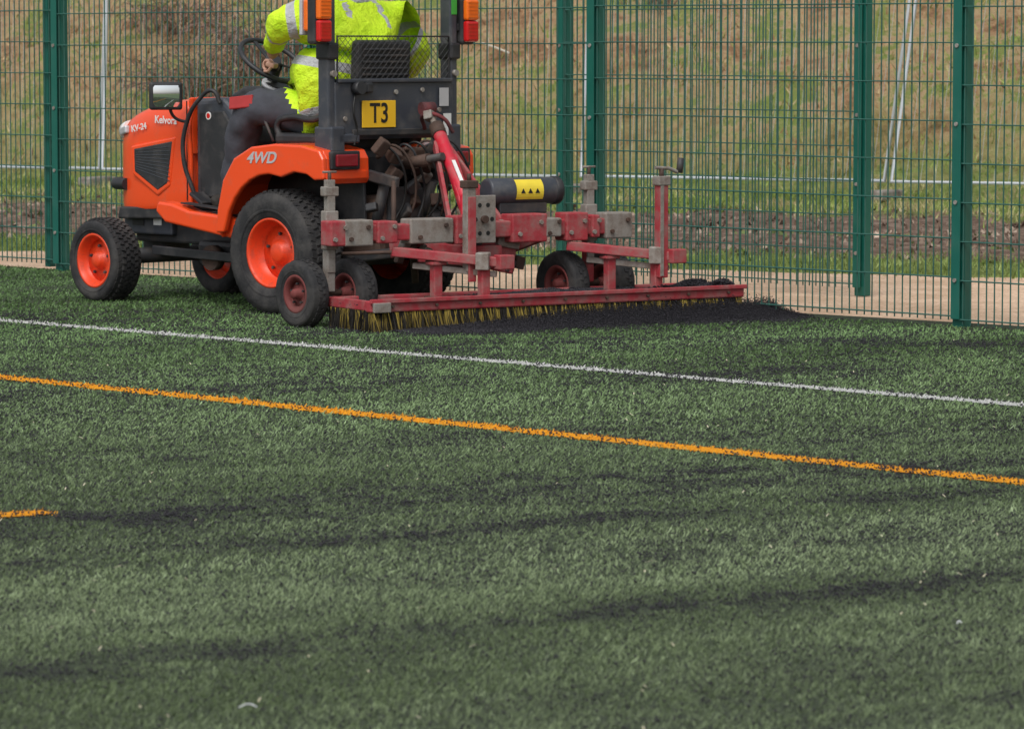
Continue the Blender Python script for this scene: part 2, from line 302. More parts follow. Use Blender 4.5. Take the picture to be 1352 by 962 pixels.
gp=bpy.data.materials.new('gravel'); gp.use_nodes=True; n=gp.node_tree.nodes; L=gp.node_tree.links; b=n['Principled BSDF']; b.inputs['Roughness'].default_value=.95; b.inputs['Specular IOR Level'].default_value=.1
tc=n.new('ShaderNodeTexCoord'); c1=ramp(noise(38,8,.85).outputs['Fac'],[(.32,(.38,.25,.16)),(.5,(.76,.54,.38)),(.66,(.92,.74,.57))]); c2=ramp(noise(1.6,6,.7).outputs['Fac'],[(.35,(.72,.68,.64)),(.6,(1,1,1))])
q=n.new('ShaderNodeMix'); q.data_type='RGBA'; q.blend_type='MULTIPLY'; q.inputs['Factor'].default_value=1; L.new(c1,q.inputs['A']); L.new(c2,q.inputs['B']); L.new(q.outputs['Result'],b.inputs['Base Color'])
bp=n.new('ShaderNodeBump'); bp.inputs['Strength'].default_value=.5; bp.inputs['Distance'].default_value=.015; L.new(noise(60,5).outputs['Fac'],bp.inputs['Height']); L.new(bp.outputs['Normal'],b.inputs['Normal'])
V=[];F=[]
N=140
for i in range(N+1):
    x=-6.8+(46.8)*(i/N)**1.6; t=(x-FP[0])/FD[0]; p=FP+FD*t+FN*.10
    ya=p[1]; xa=p[0]; yb=(22.9-.4226*xa)/.9063+(random.random()-.5)*.22; yb=max(yb,ya+.02); V+=[(xa,ya,-.004),(xa,yb,-.006)]
for i in range(N): F.append((2*i,2*i+2,2*i+3,2*i+1))
npmesh('gravel_path',V,F,gp)
def tufts(name,N,m0,m1,t0,t1,hs,ws,cols,prob,seed,mt,sc=1.7):
    r=np.random.default_rng(seed); m=m0+(m1-m0)*r.random(N); t=t0+(t1-t0)*r.random(N); x=m*MN[0]+t*MT[0]; y=m*MN[1]+t*MT[1]
    q=fbm(x,y,.9,seed+1,4); k=(r.random(N)<prob(q,m))&(np.abs(x)<.145*y+2.5); m,x,y,q=m[k],x[k],y[k],q[k]; n_=len(x); z=hgt(m,x,y)-.01
    h=hs*(.4+r.random(n_)); w=ws*(.6+.8*r.random(n_)); an=r.random(n_)*6.283; la=r.random(n_)*6.283; ln=h*(.2+.9*r.random(n_)); dx,dy=np.cos(an)*w/2,np.sin(an)*w/2
    V=np.zeros((n_,3,3)); V[:,0]=np.stack([x-dx,y-dy,z],1); V[:,1]=np.stack([x+dx,y+dy,z],1); V[:,2]=np.stack([x+np.cos(la)*ln,y+np.sin(la)*ln,z+h],1)
    ci=(np.clip((fbm(x,y,sc,seed+9,5)-.28)*2.3+r.normal(0,.09,n_),0,.999)*len(cols)).astype(int); c=np.array(cols)[ci]*(.7+.6*r.random(n_))[:,None]
    return npmesh(name,V.reshape(-1,3),np.arange(n_*3).reshape(-1,3),mt,None,col=np.repeat(c,3,0))
GB=attr_mat('wild_grass_blade',.85,spec=.06)
tufts('verge_grass',26000,22.7,25.2,-19,-2,.045,.010,[(.15,.21,.06),(.22,.29,.085),(.30,.36,.13)],lambda q,m:np.clip(1.4-(abs(m-23.9)/1.3)**4,0,1),201,GB)
tufts('meadow_grass',60000,30.0,37.0,-26,-5,.08,.013,[(.15,.20,.05),(.21,.28,.07),(.28,.35,.10),(.42,.40,.19),(.40,.32,.18)],lambda q,m:np.clip((q-.2)*3,0,1)*np.clip((m-30.0)/1,0,1),202,GB)
tufts('bank_grass',75000,35.6,47,-30,-3,.10,.020,[(.20,.11,.06),(.42,.25,.14),(.56,.41,.23),(.44,.32,.17),(.26,.29,.09),(.22,.29,.07),(.36,.22,.12),(.33,.36,.12),(.54,.43,.24),(.34,.19,.10)],lambda q,m:np.clip((q-.34)*3,.05,.65),203,GB,sc=.8)
tufts('mud_clods',16000,24.5,31.8,-22,-4,.04,.05,[(.09,.06,.045),(.24,.17,.125),(.42,.33,.26),(.16,.20,.08)],lambda q,m:q*1.2,204,GB)
def bramble(name,m,t,R,H,seed,nt=260):
    r=np.random.default_rng(seed); V=[];F=[];C=[]
    cx,cy=m*MN[0]+t*MT[0],m*MN[1]+t*MT[1]; cz=float(hgt(np.array([m]),np.array([cx]),np.array([cy]))[0])-.05
    for i in range(nt):
        a=r.random()*6.283; p=np.array((cx+math.cos(a)*R*.5*r.random(),cy+math.sin(a)*R*.5*r.random(),cz)); d=np.array((math.cos(a)*.6,math.sin(a)*.6,1.0+.4*r.random())); L_=H*(.6+.6*r.random()); st=L_/7; w=.009
        for s in range(7):
            d2=d+r.normal(0,.22,3); d2[2]-=.16*s; q=p+d2/np.linalg.norm(d2)*st; sd=np.cross(d2,(r.normal(),r.normal(),.2)); sd=sd/np.linalg.norm(sd)*w; w*=.85
            b=len(V); V+=[p-sd,p+sd,q+sd*.8,q-sd*.8]; F.append((b,b+1,b+2,b+3)); cc=np.array((.24,.16,.13))*(.6+.9*r.random()); C+=[cc]*4
            if r.random()<.55:
                u=r.normal(0,1,3); u/=np.linalg.norm(u); v=np.cross(u,(.3,.2,1)); v/=np.linalg.norm(v); l=.03; b=len(V); V+=[q,q+u*l+v*l*.5,q+u*2*l,q+u*l-v*l*.5]; F.append((b,b+1,b+2,b+3)); cc=np.array((.27,.19,.11) if r.random()<.75 else (.14,.19,.05))*(.7+.6*r.random()); C+=[cc]*4
            p=q;d=d2
    npmesh(name,np.array(V),np.array(F),GB,None,col=np.array(C))
bramble('bramble_bush',36.5,-20.7,1.1,1.15,1,260); bramble('bramble_bush',36.9,-20.0,1.0,1.2,2,240); bramble('bramble_bush',37.4,-21.6,.9,.9,3,120); bramble('bramble_bush',38.5,-16.2,.8,.4,5,70)
def onb(m,t,dz=0):
    x=m*MN[0]+t*MT[0]; y=m*MN[1]+t*MT[1]; return (x,y,float(hgt(np.array([m]),np.array([x]),np.array([y]))[0])+dz)
# ------------------------------------------------------------ fences
def fence(name,posts,H=3.0):
    G=Grp(name); V=[];F=[]
    def bar(p,q,w,h,side):
        p=np.array(p);q=np.array(q); d=(q-p)/np.linalg.norm(q-p); s=np.array(side)*w/2; u=np.cross(d,side); u=u/np.linalg.norm(u)*h/2; b=len(V)
        for e in(p,q): V.extend([e-s-u,e+s-u,e+s+u,e-s+u])
        F.extend([(b,b+1,b+5,b+4),(b+1,b+2,b+6,b+5),(b+2,b+3,b+7,b+6),(b+3,b,b+4,b+7)])
    for pi,(p,q) in enumerate(zip(posts[:-1],posts[1:])):
        p=np.array(p);q=np.array(q); d=(q-p); Ln=np.linalg.norm(d); d/=Ln; nn=np.array((d[1],-d[0])); p3=lambda t,o,z:(p[0]+d[0]*t+nn[0]*o,p[1]+d[1]*t+nn[1]*o,z)
        o0=.045*(-1 if nn[1]>0 else 1); zo=.012*math.sin(pi*2.3+1); sag=.006*math.sin(pi*5.1)
        for i in range(int((Ln-.06)/.05)+1):
            t=.04+i*.05
            if t>Ln-.03: break
            bar(p3(t,o0,.035+zo),p3(t,o0,H-.03),.0055,.0055,(d[0],d[1],0))
        z=.06+zo
        while z<H-.02:
            for s in(-1,1): bar(p3(.02,o0+s*.0065,z),p3(Ln-.02,o0+s*.0065,z+sag),.0065,.0065,(nn[0],nn[1],0))
            z+=.2
    npmesh('mesh_panels',np.array(V),np.array(F),WGREEN,G.e)
    for i,p in enumerate(posts):
        j=min(i,len(posts)-2); d=np.array(posts[j+1])-np.array(posts[j]); rz=math.atan2(d[1],d[0]); d=d/np.hypot(*d); nn=np.array((d[1],-d[0])); nn=nn if nn[1]<0 else -nn
        G.box('post_%d'%i,(p[0],p[1],H/2),(.075,.06,H),FGREEN,(0,0,rz),.004)
        q=np.array(p)+nn*.056; G.box('clamp_bar_%d'%i,(q[0],q[1],H/2+.02),(.055,.008,H-.06),FGREEN,(0,0,rz),.002)
        q2=np.array(p)+nn*.062; z=.25
        while z<H:
            G.cyl('bolt_%d_%d'%(i,int(z*10)),(q2[0]-nn[0]*.004,q2[1]-nn[1]*.004,z),(q2[0]+nn[0]*.006,q2[1]+nn[1]*.006,z),.011,GALV,8); z+=.4
        G.box('cap_%d'%i,(p[0],p[1],H+.008),(.082,.066,.016),BLACK,(0,0,rz),.003)
    return G
tp=[-9.6,-7.2,-4.8,-2.4,0,2.36,4.66,7.2,9.6,12.0,14.4]
G=fence('mesh_fence',[tuple(FP+FD*t) for t in tp])
q=FP+FD*-.125; G.box('gate_stile',(q[0],q[1],1.5),(.05,.05,2.95),FGREEN,(0,0,math.atan2(FD[1],FD[0])),.004)
fence('mesh_fence',[(.337,23.7),(2.04,22.0)])
T=Grp('temporary_site_fence')
def tpt(m,t,z): return (m*MN[0]+t*MT[0],m*MN[1]+t*MT[1],z)
edges=[-27.4,-23.9,-20.45,-15.1,-11.85,-8.3,-4.8]
for i,t in enumerate(edges[:-1]):
    a_,b2=t+.06,edges[i+1]-.06; m0=33.7+.15*(i%2); sL=.28 if i==4 else .10; H=2.05
    pts=[tpt(m0,a_,.18),tpt(m0,a_+sL,.18+H),tpt(m0,b2+(.28 if i==3 else .10),.18+H),tpt(m0,b2,.18)]
    T.tube('frame_%d'%i,pts,.021,GALVL,smooth=False,closed=True)
    for k in range(1,24):
        u=k/24; p=[Vector(pts[0]).lerp(Vector(pts[3]),u),Vector(pts[1]).lerp(Vector(pts[2]),u)]; T.cyl('wire_%d_%d'%(i,k),p[0],p[1],.0018,GALVL,4)
    T.box('foot_%d'%i,tpt(m0,a_-.06,.05),(.4,.18,.10),GALV,(0,0,.9),.02)
lb=onb(38.3,-21.55); lit=Grp('litter_bag')
lit.mesh('crumpled_bag',[(lb[0]+.10*math.cos(a)*(1+.35*random.random()),lb[1]-.1+.05*random.random(),lb[2]+.15+.09*math.sin(a)*(1+.3*random.random())) for a in[i*.7 for i in range(9)]]+[(lb[0],lb[1]+.1,lb[2]+.1)],[tuple(range(9))]+[(i,(i+1)%9,9) for i in range(9)],DB,smooth=False)
lb=onb(37.0,-17.45,.15); Grp('fallen_stick').tube('stick',[(lb[0]-.15,lb[1],lb[2]+.07),(lb[0],lb[1],lb[2]+.02),(lb[0]+.15,lb[1]-.05,lb[2]-.04)],.011,mat('dead_wood',(.6,.55,.46),.8))
# ------------------------------------------------------------ tractor
TL=(-.917,20.82,0); TR=rad(90+46)
B=Grp('compact_tractor',TL,TR)
for sd,nm in((1,'left'),(-1,'right')):
    wheel(B,'rear_wheel_'+nm,0,sd*.44,.335,.185,.27,sd,RUBBER,ORIM,rows=7,N=46,hub=.065,dish=.25)
    wheel(B,'front_wheel_'+nm,1.5,sd*.46,.235,.15,.19,sd,RUBBER,ORIM,rows=6,N=40,rz=rad(-3),hub=.05,dish=.3)
B.box('chassis_rail_block',(1.0,0,.43),(1.15,.34,.2),DGREY,bevel=.015)
B.box('front_subframe',(1.42,0,.45),(.42,.42,.15),PANEL,bevel=.012)
B.box('subframe_label',(1.33,.213,.45),(.07,.003,.04),WHITE,bevel=0)
B.box('subframe_slot',(1.50,.213,.45),(.10,.003,.05),INK,bevel=0)
for x in(1.26,1.42,1.58): B.cyl('subframe_bolt_%d'%int(x*100),(x,.208,.49),(x,.218,.49),.012,GALV,6)
B.cyl('front_axle',(1.5,-.38,.25),(1.5,.38,.25),.045,DGREY)
B.box('axle_pivot',(1.5,0,.33),(.2,.2,.16),DGREY,bevel=.02)
for s in(-1,1):
    B.cyl('kingpin_%d'%s,(1.5,s*.34,.17),(1.5,s*.34,.34),.05,DGREY,bevel=.006)
    B.cyl('drop_case_%d'%s,(1.5,s*.30,.235),(1.5,s*.40,.235),.075,DGREY,bevel=.01)
B.box('transmission_case',(.2,0,.40),(1.0,.32,.28),DGREY,bevel=.03)
B.cyl('rear_axle_tube',(0,-.36,.335),(0,.36,.335),.085,DGREY)
B.box('mid_underbelly',(.68,.0,.30),(.55,.5,.12),BLACK,bevel=.03)
B.cyl('mid_pto_pulley',(.75,.28,.27),(.75,.33,.27),.07,RUST)
B.beam('underside_link',(.45,.36,.28),(1.2,.36,.30),.02,.05,BLACK)
secs=[(.93,.285,1.165,.55),(1.05,.287,1.162,.54),(1.22,.285,1.148,.53),(1.42,.278,1.11,.52),(1.56,.255,1.055,.52),(1.66,.20,1.0,.53),(1.71,.12,.96,.56)]
V=[];F=[]
for (f,hw,zt,zb) in secs:
    pr=[(hw*.97,zb),(hw,zb+.02),(hw,(zb+zt)/2),(hw,zt-.15),(hw*.97,zt-.06),(hw*.86,zt-.018),(hw*.5,zt-.004)]
    pr=pr+[(0,zt)]+[(-l,z) for l,z in pr[::-1]]
    V+=[(f,l,z) for l,z in pr]
k=15
for i in range(len(secs)-1):
    for j in range(k-1): F.append((i*k+j,i*k+j+1,(i+1)*k+j+1,(i+1)*k+j))
F.append(tuple(range((len(secs)-1)*k,len(secs)*k))); F.append(tuple(range(k))[::-1])
B.mesh('hood',V,F,ORANGE,smooth=True,sub=2)
B.prism('side_vent_frame',[(1.08,.94),(1.13,.66),(1.24,.60),(1.46,.72),(1.47,.88)],.27,.2915,ORANGE,.012)
B.prism('side_vent_grille',[(1.105,.915),(1.15,.675),(1.235,.632),(1.435,.735),(1.44,.865)],.27,.2945,BLACK,.008)
for i in range(9): B.beam('vent_bar_%d'%i,(1.13,.2955,.69+.024*i),(1.42,.2955,.752+.013*i),.003,.004,PANEL)
B.box('hood_seam',(.985,.2885,.86),(.006,.004,.56),INK,bevel=0)
B.prism('hood_lower_black',[(.95,.48),(.95,.56),(1.25,.54),(1.6,.53),(1.62,.46)],-.27,.27,BLACK,.01)
B.cyl('headlight',(1.60,.17,.97),(1.68,.13,.96),.055,WHITE,20)
B.box('headlight_pod',(1.585,.235,.965),(.12,.03,.045),GREYD,rot=(0,.15,-.45),bevel=.012)
B.tube('front_bumper',[(1.55,.25,.66),(1.68,.22,.66),(1.74,.12,.66),(1.74,-.12,.66),(1.68,-.22,.66),(1.55,-.25,.66)],.035,BLACK)
B.box('front_grille',(1.70,0,.74),(.05,.26,.3),BLACK,bevel=.03)
B.text('hood_name','Kelvora',.060,(1.16,.2935,1.030),(-1,0,-.03),(-.03,0,1),WHITE,bold=.001)
B.text('hood_model','KV-24',.052,(1.40,.288,.985),(-1,0,.16),(.16,0,1),WHITE,bold=.001)
B.prism('cowl',[(.50,.56),(.93,.53),(.932,1.155),(.70,1.165),(.58,1.08),(.50,.92)],-.275,.275,PANEL,.035,3)
B.prism('cowl_side_panel',[(.53,.62),(.88,.60),(.885,1.08),(.68,1.09),(.55,.93)],.27,.288,BLACK,.012)
B.box('hood_rear_strip',(.955,.2,1.0),(.03,.178,.32),ORANGE,bevel=.012)
B.tube('cowl_edge_strip',[(.955,.287,.55),(.95,.292,.8),(.955,.285,1.06),(.95,.22,1.155)],.016,ORANGE)
B.prism('dashboard',[(.44,1.10),(.72,1.14),(.78,1.170),(.66,1.225),(.52,1.21),(.44,1.15)],-.16,.16,BLACK,.03,3)
B.cyl('instrument_dial',(.545,0,1.214),(.537,0,1.232),.095,GREYD,28)
B.cyl('dial_face',(.537,0,1.232),(.536,0,1.235),.08,INK,28)
B.cyl('steering_column',(.66,0,1.12),(.54,0,1.35),.03,BLACK)
B.tube('steering_wheel',[(.535+.19*math.cos(a)*.80,.05+.19*math.sin(a),1.365+.19*math.cos(a)*.6) for a in[i*math.pi/8 for i in range(16)]],.015,BLACK,closed=True)
for a in(0,2.1,4.2): B.beam('steering_spoke_%d'%int(a*10),(.535,.05,1.355),(.535+.18*math.cos(a)*.80,.05+.18*math.sin(a),1.365+.18*math.cos(a)*.6),.025,.012,BLACK)
B.cyl('steering_hub',(.55,.04,1.33),(.52,.05,1.375),.045,BLACK)
B.cyl('badge_disc',(.80,.287,1.06),(.80,.291,1.06),.022,WHITE,16); B.cyl('badge_red',(.80,.291,1.06),(.80,.2925,1.06),.015,REDL,16)
B.tube('grab_rail',[(.90,.31,.62),(.95,.345,.82),(.93,.345,1.0),(.82,.33,1.16),(.74,.31,1.20),(.70,.29,1.13)],.0125,BLACK)
B.tube('mirror_arm',[(.92,.33,1.02),(.96,.40,1.05),(.965,.44,1.12)],.009,BLACK)
B.box('floor_mat',(.55,0,.515),(.62,.96,.03),BLACK,bevel=.01)
for s,nm in((1,'left'),(-1,'right')):
    y0,y1=sorted((s*.40,s*.515)); B.prism('step_edge_'+nm,[(.30,.43),(.38,.40),(.92,.47),(1.0,.53),(.98,.585),(.86,.575),(.72,.54),(.36,.515),(.30,.49)],y0,y1,ORANGE,.015,3)
B.box('pedal',(.80,.34,.60),(.12,.1,.02),BLACK,rot=(0,-.5,0)); B.box('step_tread',(.62,.45,.563),(.40,.07,.008),BLACK,rot=(0,-.08,0),bevel=.002)
for s,nm in((1,'left'),(-1,'right')):
    out=[(.43,.43),(.415,.56),(.37,.72),(.28,.84),(.14,.905),(-.05,.925),(-.26,.92),(-.40,.895),(-.43,.85),(-.435,.74)]
    arc=[(.375*math.cos(a),.33+.43*math.sin(a)) for a in[rad(x) for x in(105,90,78,66,54,42,30,14)]]
    flank=out+[(-.36,.735),(-.30,.765),(-.2,.775)]+arc
    y0,y1=sorted((s*.535,s*.572)); B.prism('fender_flank_'+nm,flank,y0,y1,ORANGE,.012,3)
    inn=[(x*.95,z-.03) for x,z in out]; y0,y1=sorted((s*.23,s*.545)); B.prism('fender_top_'+nm,out+inn[::-1],y0,y1,ORANGE,.010,3)
    y0,y1=sorted((s*.232,s*.25)); B.prism('fender_inner_'+nm,[(.38,.45),(.36,.7),(.27,.82),(-.40,.88),(-.42,.45)],y0,y1,BLACK,.004)
    B.box('tail_light_box_'+nm,(-.437,s*.42,.84),(.03,.21,.10),BLACK,bevel=.01)
    B.box('tail_light_lens_'+nm,(-.456,s*.42,.84),(.022,.155,.065),DRED,bevel=.008)
    B.box('fender_rear_lip_'+nm,(-.425,s*.40,.762),(.03,.30,.05),ORANGE,bevel=.01)
    B.box('fender_console_'+nm,(-.03,s*.275,.945),(.50,.10,.06),BLACK,bevel=.025)
    B.tube('seat_armrest_'+nm,[(.20,s*.30,.95),(.22,s*.30,1.02),(.12,s*.30,1.06),(-.05,s*.30,1.05),(-.2,s*.30,1.08)],.018,BLACK)
    B.cyl('lever_'+nm,(.22,s*.33,.93),(.30,s*.33,1.06),.008,DGREY); B.cyl('lever_knob_'+nm,(.30,s*.33,1.06),(.31,s*.33,1.10),.02,BLACK)
B.text('fender_mark','4WD',.085,(.055,.574,.845),(-1,0,.02),(.02,0,1),GREYD,shear=.3,sx=1.2,bold=.002)
B.tube('yellow_lever',[(.47,.31,.78),(.42,.33,.80),(.37,.34,.77)],.011,YELL)
B.box('seat_base',(-.02,0,.80),(.6,.46,.18),BLACK,bevel=.04)
B.box('seat_cushion',(.0,0,.925),(.46,.46,.10),BLACK,bevel=.045)
B.box('seat_back',(-.275,.0,1.22),(.07,.40,.52),BLACK,rot=(0,-.06,0),bevel=.045)
for i in range(8): B.tube('seat_rib_%d'%i,[(-.315,-.17,1.19+.034*i),(-.325,0,1.19+.034*i),(-.315,.17,1.19+.034*i)],.009,DGREY)
for s,nm in((1,'left'),(-1,'right')):
    B.box('rops_post_'+nm,(-.345,s*.46,1.55),(.085,.055,1.35),PANEL,bevel=.012)
    B.box('rops_foot_'+nm,(-.345,s*.44,.95),(.14,.10,.14),PANEL,bevel=.012)
    B.box('rops_hinge_'+nm,(-.35,s*.46,1.42),(.11,.075,.09),BLACK,bevel=.012)
    B.cyl('rops_pin_'+nm,(-.41,s*.46,1.30),(-.385,s*.46,1.30),.018,GALV,12)
    B.box('lamp_bracket_'+nm,(-.36,s*.515,1.55),(.05,.05,.04),BLACK)
    B.box('lamp_housing_'+nm,(-.375,s*.555,1.585),(.07,.10,.26),BLACK,bevel=.018)
    B.box('lamp_amber_'+nm,(-.425,s*.555,1.645),(.04,.09,.115),AMBER,bevel=.014)
    B.box('lamp_red_'+nm,(-.425,s*.555,1.527),(.04,.09,.115),REDL,bevel=.014)
    for zz in(1.645,1.527):
        for qq in range(5): B.box('lens_rib_%s_%d_%d'%(nm,int(zz*100),qq),(-.446,s*.555,zz-.04+.02*qq),(.003,.076,.003),AMBER if zz>1.6 else REDL,bevel=0)
B.box('lamp_front_amber',(-.335,.58,1.61),(.04,.05,.17),AMBER,bevel=.015)
B.box('lamp_front_clear',(-.300,.58,1.60),(.022,.055,.19),GREYD,bevel=.005)
B.box('rops_crossbar',(-.345,0,2.25),(.085,.975,.055),PANEL,bevel=.012)
B.prism('rear_panel',[(-.40,.965),(-.378,.945),(-.372,1.255),(-.394,1.255)],-.445,.445,PANEL,.006)
B.box('rear_panel_lip',(-.385,0,1.262),(.05,.86,.022),PANEL,bevel=.006)
B.box('rear_panel_foot',(-.40,.36,.955),(.03,.16,.05),PANEL,bevel=.01)
B.box('rear_panel_step',(-.405,-.02,.985),(.02,.7,.035),DGREY,bevel=.006)
B.box('number_plate',(-.408,.135,1.083),(.006,.25,.145),YEL,bevel=.002)
B.text('plate_text','T3',.150,(-.4125,.135,1.083),(0,-1,0),(0,0,1),INK,bold=.002,sx=.86)
for y,z in((.25,1.21),(-.2,1.21),(.0,1.20),(-.33,1.10),(.38,1.06)): B.cyl('panel_bolt_%d'%int(y*100),(-.395,y,z),(-.408,y,z),.013,GALV,8)
B.cyl('work_light',(-.40,.30,1.22),(-.45,.30,1.225),.035,BLACK,20); B.box('socket',(-.41,.22,1.225),(.05,.05,.06),BLACK,bevel=.012)
B.tube('panel_cable',[(-.40,.30,1.20),(-.415,.33,1.1),(-.41,.30,1.0),(-.41,.32,.92)],.006,INK)
B.box('sticker_a',(-.4095,-.36,1.17),(.002,.07,.10),GREYD,bevel=0); B.box('sticker_b',(-.4095,-.385,1.02),(.002,.06,.12),WHITE,bevel=0)
B.box('green_label',(-.389,-.46,1.72),(.003,.04,.2),mat('green_label',(.05,.4,.05)),bevel=0)
k=0
for s in(1,-1):
    c=-.62
    while c<.75:
        z0,z1=1.268,1.50; A=np.array((c,z0)); Bq=np.array((c+s*(z1-z0),z1)); lo,hi=0,1; dl=Bq[0]-A[0]
        for lim,sg in((.42,1),(-.42,-1)):
            tt_=(lim-A[0])/dl
            if sg*dl>0: hi=min(hi,tt_)
            else: lo=max(lo,tt_)
        if hi>lo:
            a_=A+(Bq-A)*lo;b2=A+(Bq-A)*hi; B.cyl('guard_wire_%d'%k,(-.385,a_[0],a_[1]),(-.385+.003*s,b2[0],b2[1]),.0016,BLACK,4); k+=1
        c+=.040
B.tube('guard_frame',[(-.385,.42,1.27),(-.385,.42,1.50),(-.385,-.42,1.50),(-.385,-.42,1.27)],.006,BLACK,smooth=False)
# convex mirror
mr=rad(-30); B.box('mirror_housing',(.965,.46,1.17),(.045,.185,.155),BLACK,rot=(0,-.012,mr),bevel=.022)
V=[];F=[]
for i in range(13):
    for j in range(13):
        y=(i/12-.5)*.150; z=(j/12-.5)*.120; V.append((-.030+(y*y+z*z)/(2*.5),y,z))
for i in range(12):
    for j in range(12): a0=i*13+j; F.append((a0,a0+1,a0+14,a0+13))
o=B.mesh('mirror_glass',V,F,CHROME,smooth=True); o.location=(.965,.46,1.17); o.rotation_euler=(0,-.02,mr)
B.box('diff_housing',(-.28,0,.47),(.36,.36,.34),RUST,bevel=.04)
B.box('rear_cover',(-.46,0,.56),(.06,.26,.26),DGREY,bevel=.02)
B.cyl('pto_shaft',(-.46,0,.42),(-.62,0,.42),.03,RUST); B.cyl('pto_shield',(-.48,0,.42),(-.56,0,.42),.08,BLACK)
for s in(1,-1):
    B.beam('lift_arm_%d'%s,(-.25,s*.20,.78),(-.66,s*.24,.72),.03,.06,DGREY,.008)
    B.cyl('lift_rod_%d'%s,(-.64,s*.25,.73),(-.70,s*.31,.36),.013,RUST)
    B.beam('lower_link_%d'%s,(-.22,s*.24,.30),(-.95,s*.32,.38),.03,.055,DGREY,.008)
    B.cyl('stabiliser_%d'%s,(-.25,s*.34,.33),(-.75,s*.34,.36),.010,RUST)
    B.cyl('lift_cyl_%d'%s,(-.38,s*.16,.40),(-.50,s*.18,.72),.03,DGREY)
B.cyl('lift_shaft',(-.25,-.26,.78),(-.25,.26,.78),.035,DGREY)
B.box('hydraulic_block',(-.44,-.15,.84),(.12,.22,.12),RUST,bevel=.015)
B.cyl('top_link_body',(-.42,.04,.80),(-.78,.02,.86),.022,DGREY,16); B.cyl('top_link_sleeve',(-.52,.035,.817),(-.68,.025,.843),.032,RUST,16)
for i in range(7):
    r_=random.random; a=.20-.08*i; B.tube('hydraulic_hose_%d'%i,[(-.42,a*.8,.86+.03*(i%2)),(-.50-.03*r_(),a+.02*r_(),.90+.04*r_()),(-.58,a-.04,.80+.08*r_()),(-.60+.05*r_(),a-.10,.64),(-.54,a-.06,.48+.04*r_())],.007,[INK,RUST,BLACK][i%3])
    B.cyl('hose_coupling_%d'%i,(-.42,a*.8,.85+.03*(i%2)),(-.46,a*.8,.87+.03*(i%2)),.013,RUST,8)
B.tube('pink_hose',[(-.42,-.2,1.0),(-.50,-.12,1.08),(-.58,-.18,1.06),(-.60,-.24,.98)],.011,DUSTR)
B.box('hose_clamp_block',(-.52,-.14,1.07),(.05,.07,.05),GALV,rot=(.3,.2,.4),bevel=.006)
for i in range(22):
    r_=random.random; y=(r_()-.5)*.60; B.box('valve_part_%d'%i,(-.44-.12*r_(),y,.42+.50*r_()),(.05+.05*r_(),.03+.05*r_(),.03+.05*r_()),[RUST,DGREY,BLACK,GALV,RUST][i%5],rot=(r_(),r_(),r_()),bevel=.008)
# ------------------------------------------------------------ brush attachment
I=Grp('brush_attachment',(-.71,19.08,0),rad(32))
W=2.31
I.box('rear_channel',(W/2,.035,.134),(W,.07,.058),RED,bevel=.008)
I.box('rear_channel_lip',(W/2,-.006,.162),(W+.02,.02,.022),RED,bevel=.004)
I.box('deck_plate',(W/2,.245,.124),(W-.02,.348,.02),DUSTR,bevel=.003)
I.box('front_channel',(W/2,.445,.136),(W,.05,.05),RED,bevel=.006)
for i,u in enumerate((.012,W-.012)): I.box('end_plate_%d'%i,(u,.245,.138),(.025,.346,.05),RED,bevel=.004)
for i in range(9): I.cyl('deck_bolt_%d'%i,(.12+i*.26,-.017,.134),(.12+i*.26,-.003,.134),.008,RUST,6)
I.box('corner_block',(.05,-.02,.130),(.10,.02,.05),GALV,bevel=.004)
def bristles(name,n,u0,u1,v0,v1,seed,dk):
    r=np.random.default_rng(seed); cl=r.random(900); u=u0+(u1-u0)*r.random(n); v=v0+(v1-v0)*r.random(n); tft=((u+v)*60).astype(int)%900; w=.0014+.0022*r.random(n)
    bu=u+r.normal(0,.010,n)+(cl[tft]-.5)*.014; bv=v+r.normal(0,.014,n)-.016; z1=.001+.006*r.random(n)*cl[tft]
    an=r.random(n)*3.14; dx,dy=np.cos(an)*w,np.sin(an)*w; V=np.zeros((n,4,3)); V[:,0]=np.stack([u-dx,v-dy,np.full(n,.112)],1); V[:,1]=np.stack([u+dx,v+dy,np.full(n,.112)],1); V[:,2]=np.stack([bu+dx,bv+dy,z1],1); V[:,3]=np.stack([bu-dx,bv-dy,z1],1)
    ye=np.array((.46,.34,.075)); bk=np.array((.028,.025,.022)); pr=np.where(cl[tft]>dk+.35*np.clip(u/2.4,0,1)*.8,.60,.10); m=(r.random(n)<pr)[:,None]; c=np.where(m,ye*(.45+.6*r.random(n))[:,None],bk)
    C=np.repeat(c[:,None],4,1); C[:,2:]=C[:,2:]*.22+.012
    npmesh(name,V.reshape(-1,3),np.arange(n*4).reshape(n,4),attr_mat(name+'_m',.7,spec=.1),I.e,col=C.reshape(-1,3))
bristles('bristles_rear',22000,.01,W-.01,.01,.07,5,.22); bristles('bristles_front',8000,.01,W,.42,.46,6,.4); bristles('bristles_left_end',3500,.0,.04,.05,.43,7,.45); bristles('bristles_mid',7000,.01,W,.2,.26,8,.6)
n=30000; u=W*rng.random(n); v=.09+.32*rng.random(n); hp=.06*np.clip(fbm(u*1.,v*1.,3.2,300,3)-.36,0,1)*3*np.clip((u-.4)/1.4,0.12,1); k=rng.random(n)<np.clip(hp*30,.2,1); grains('deck_crumb',u[k],v[k],.136+hp[k]*rng.random(k.sum())**.5,np.full(k.sum(),.004),CR,I.e)
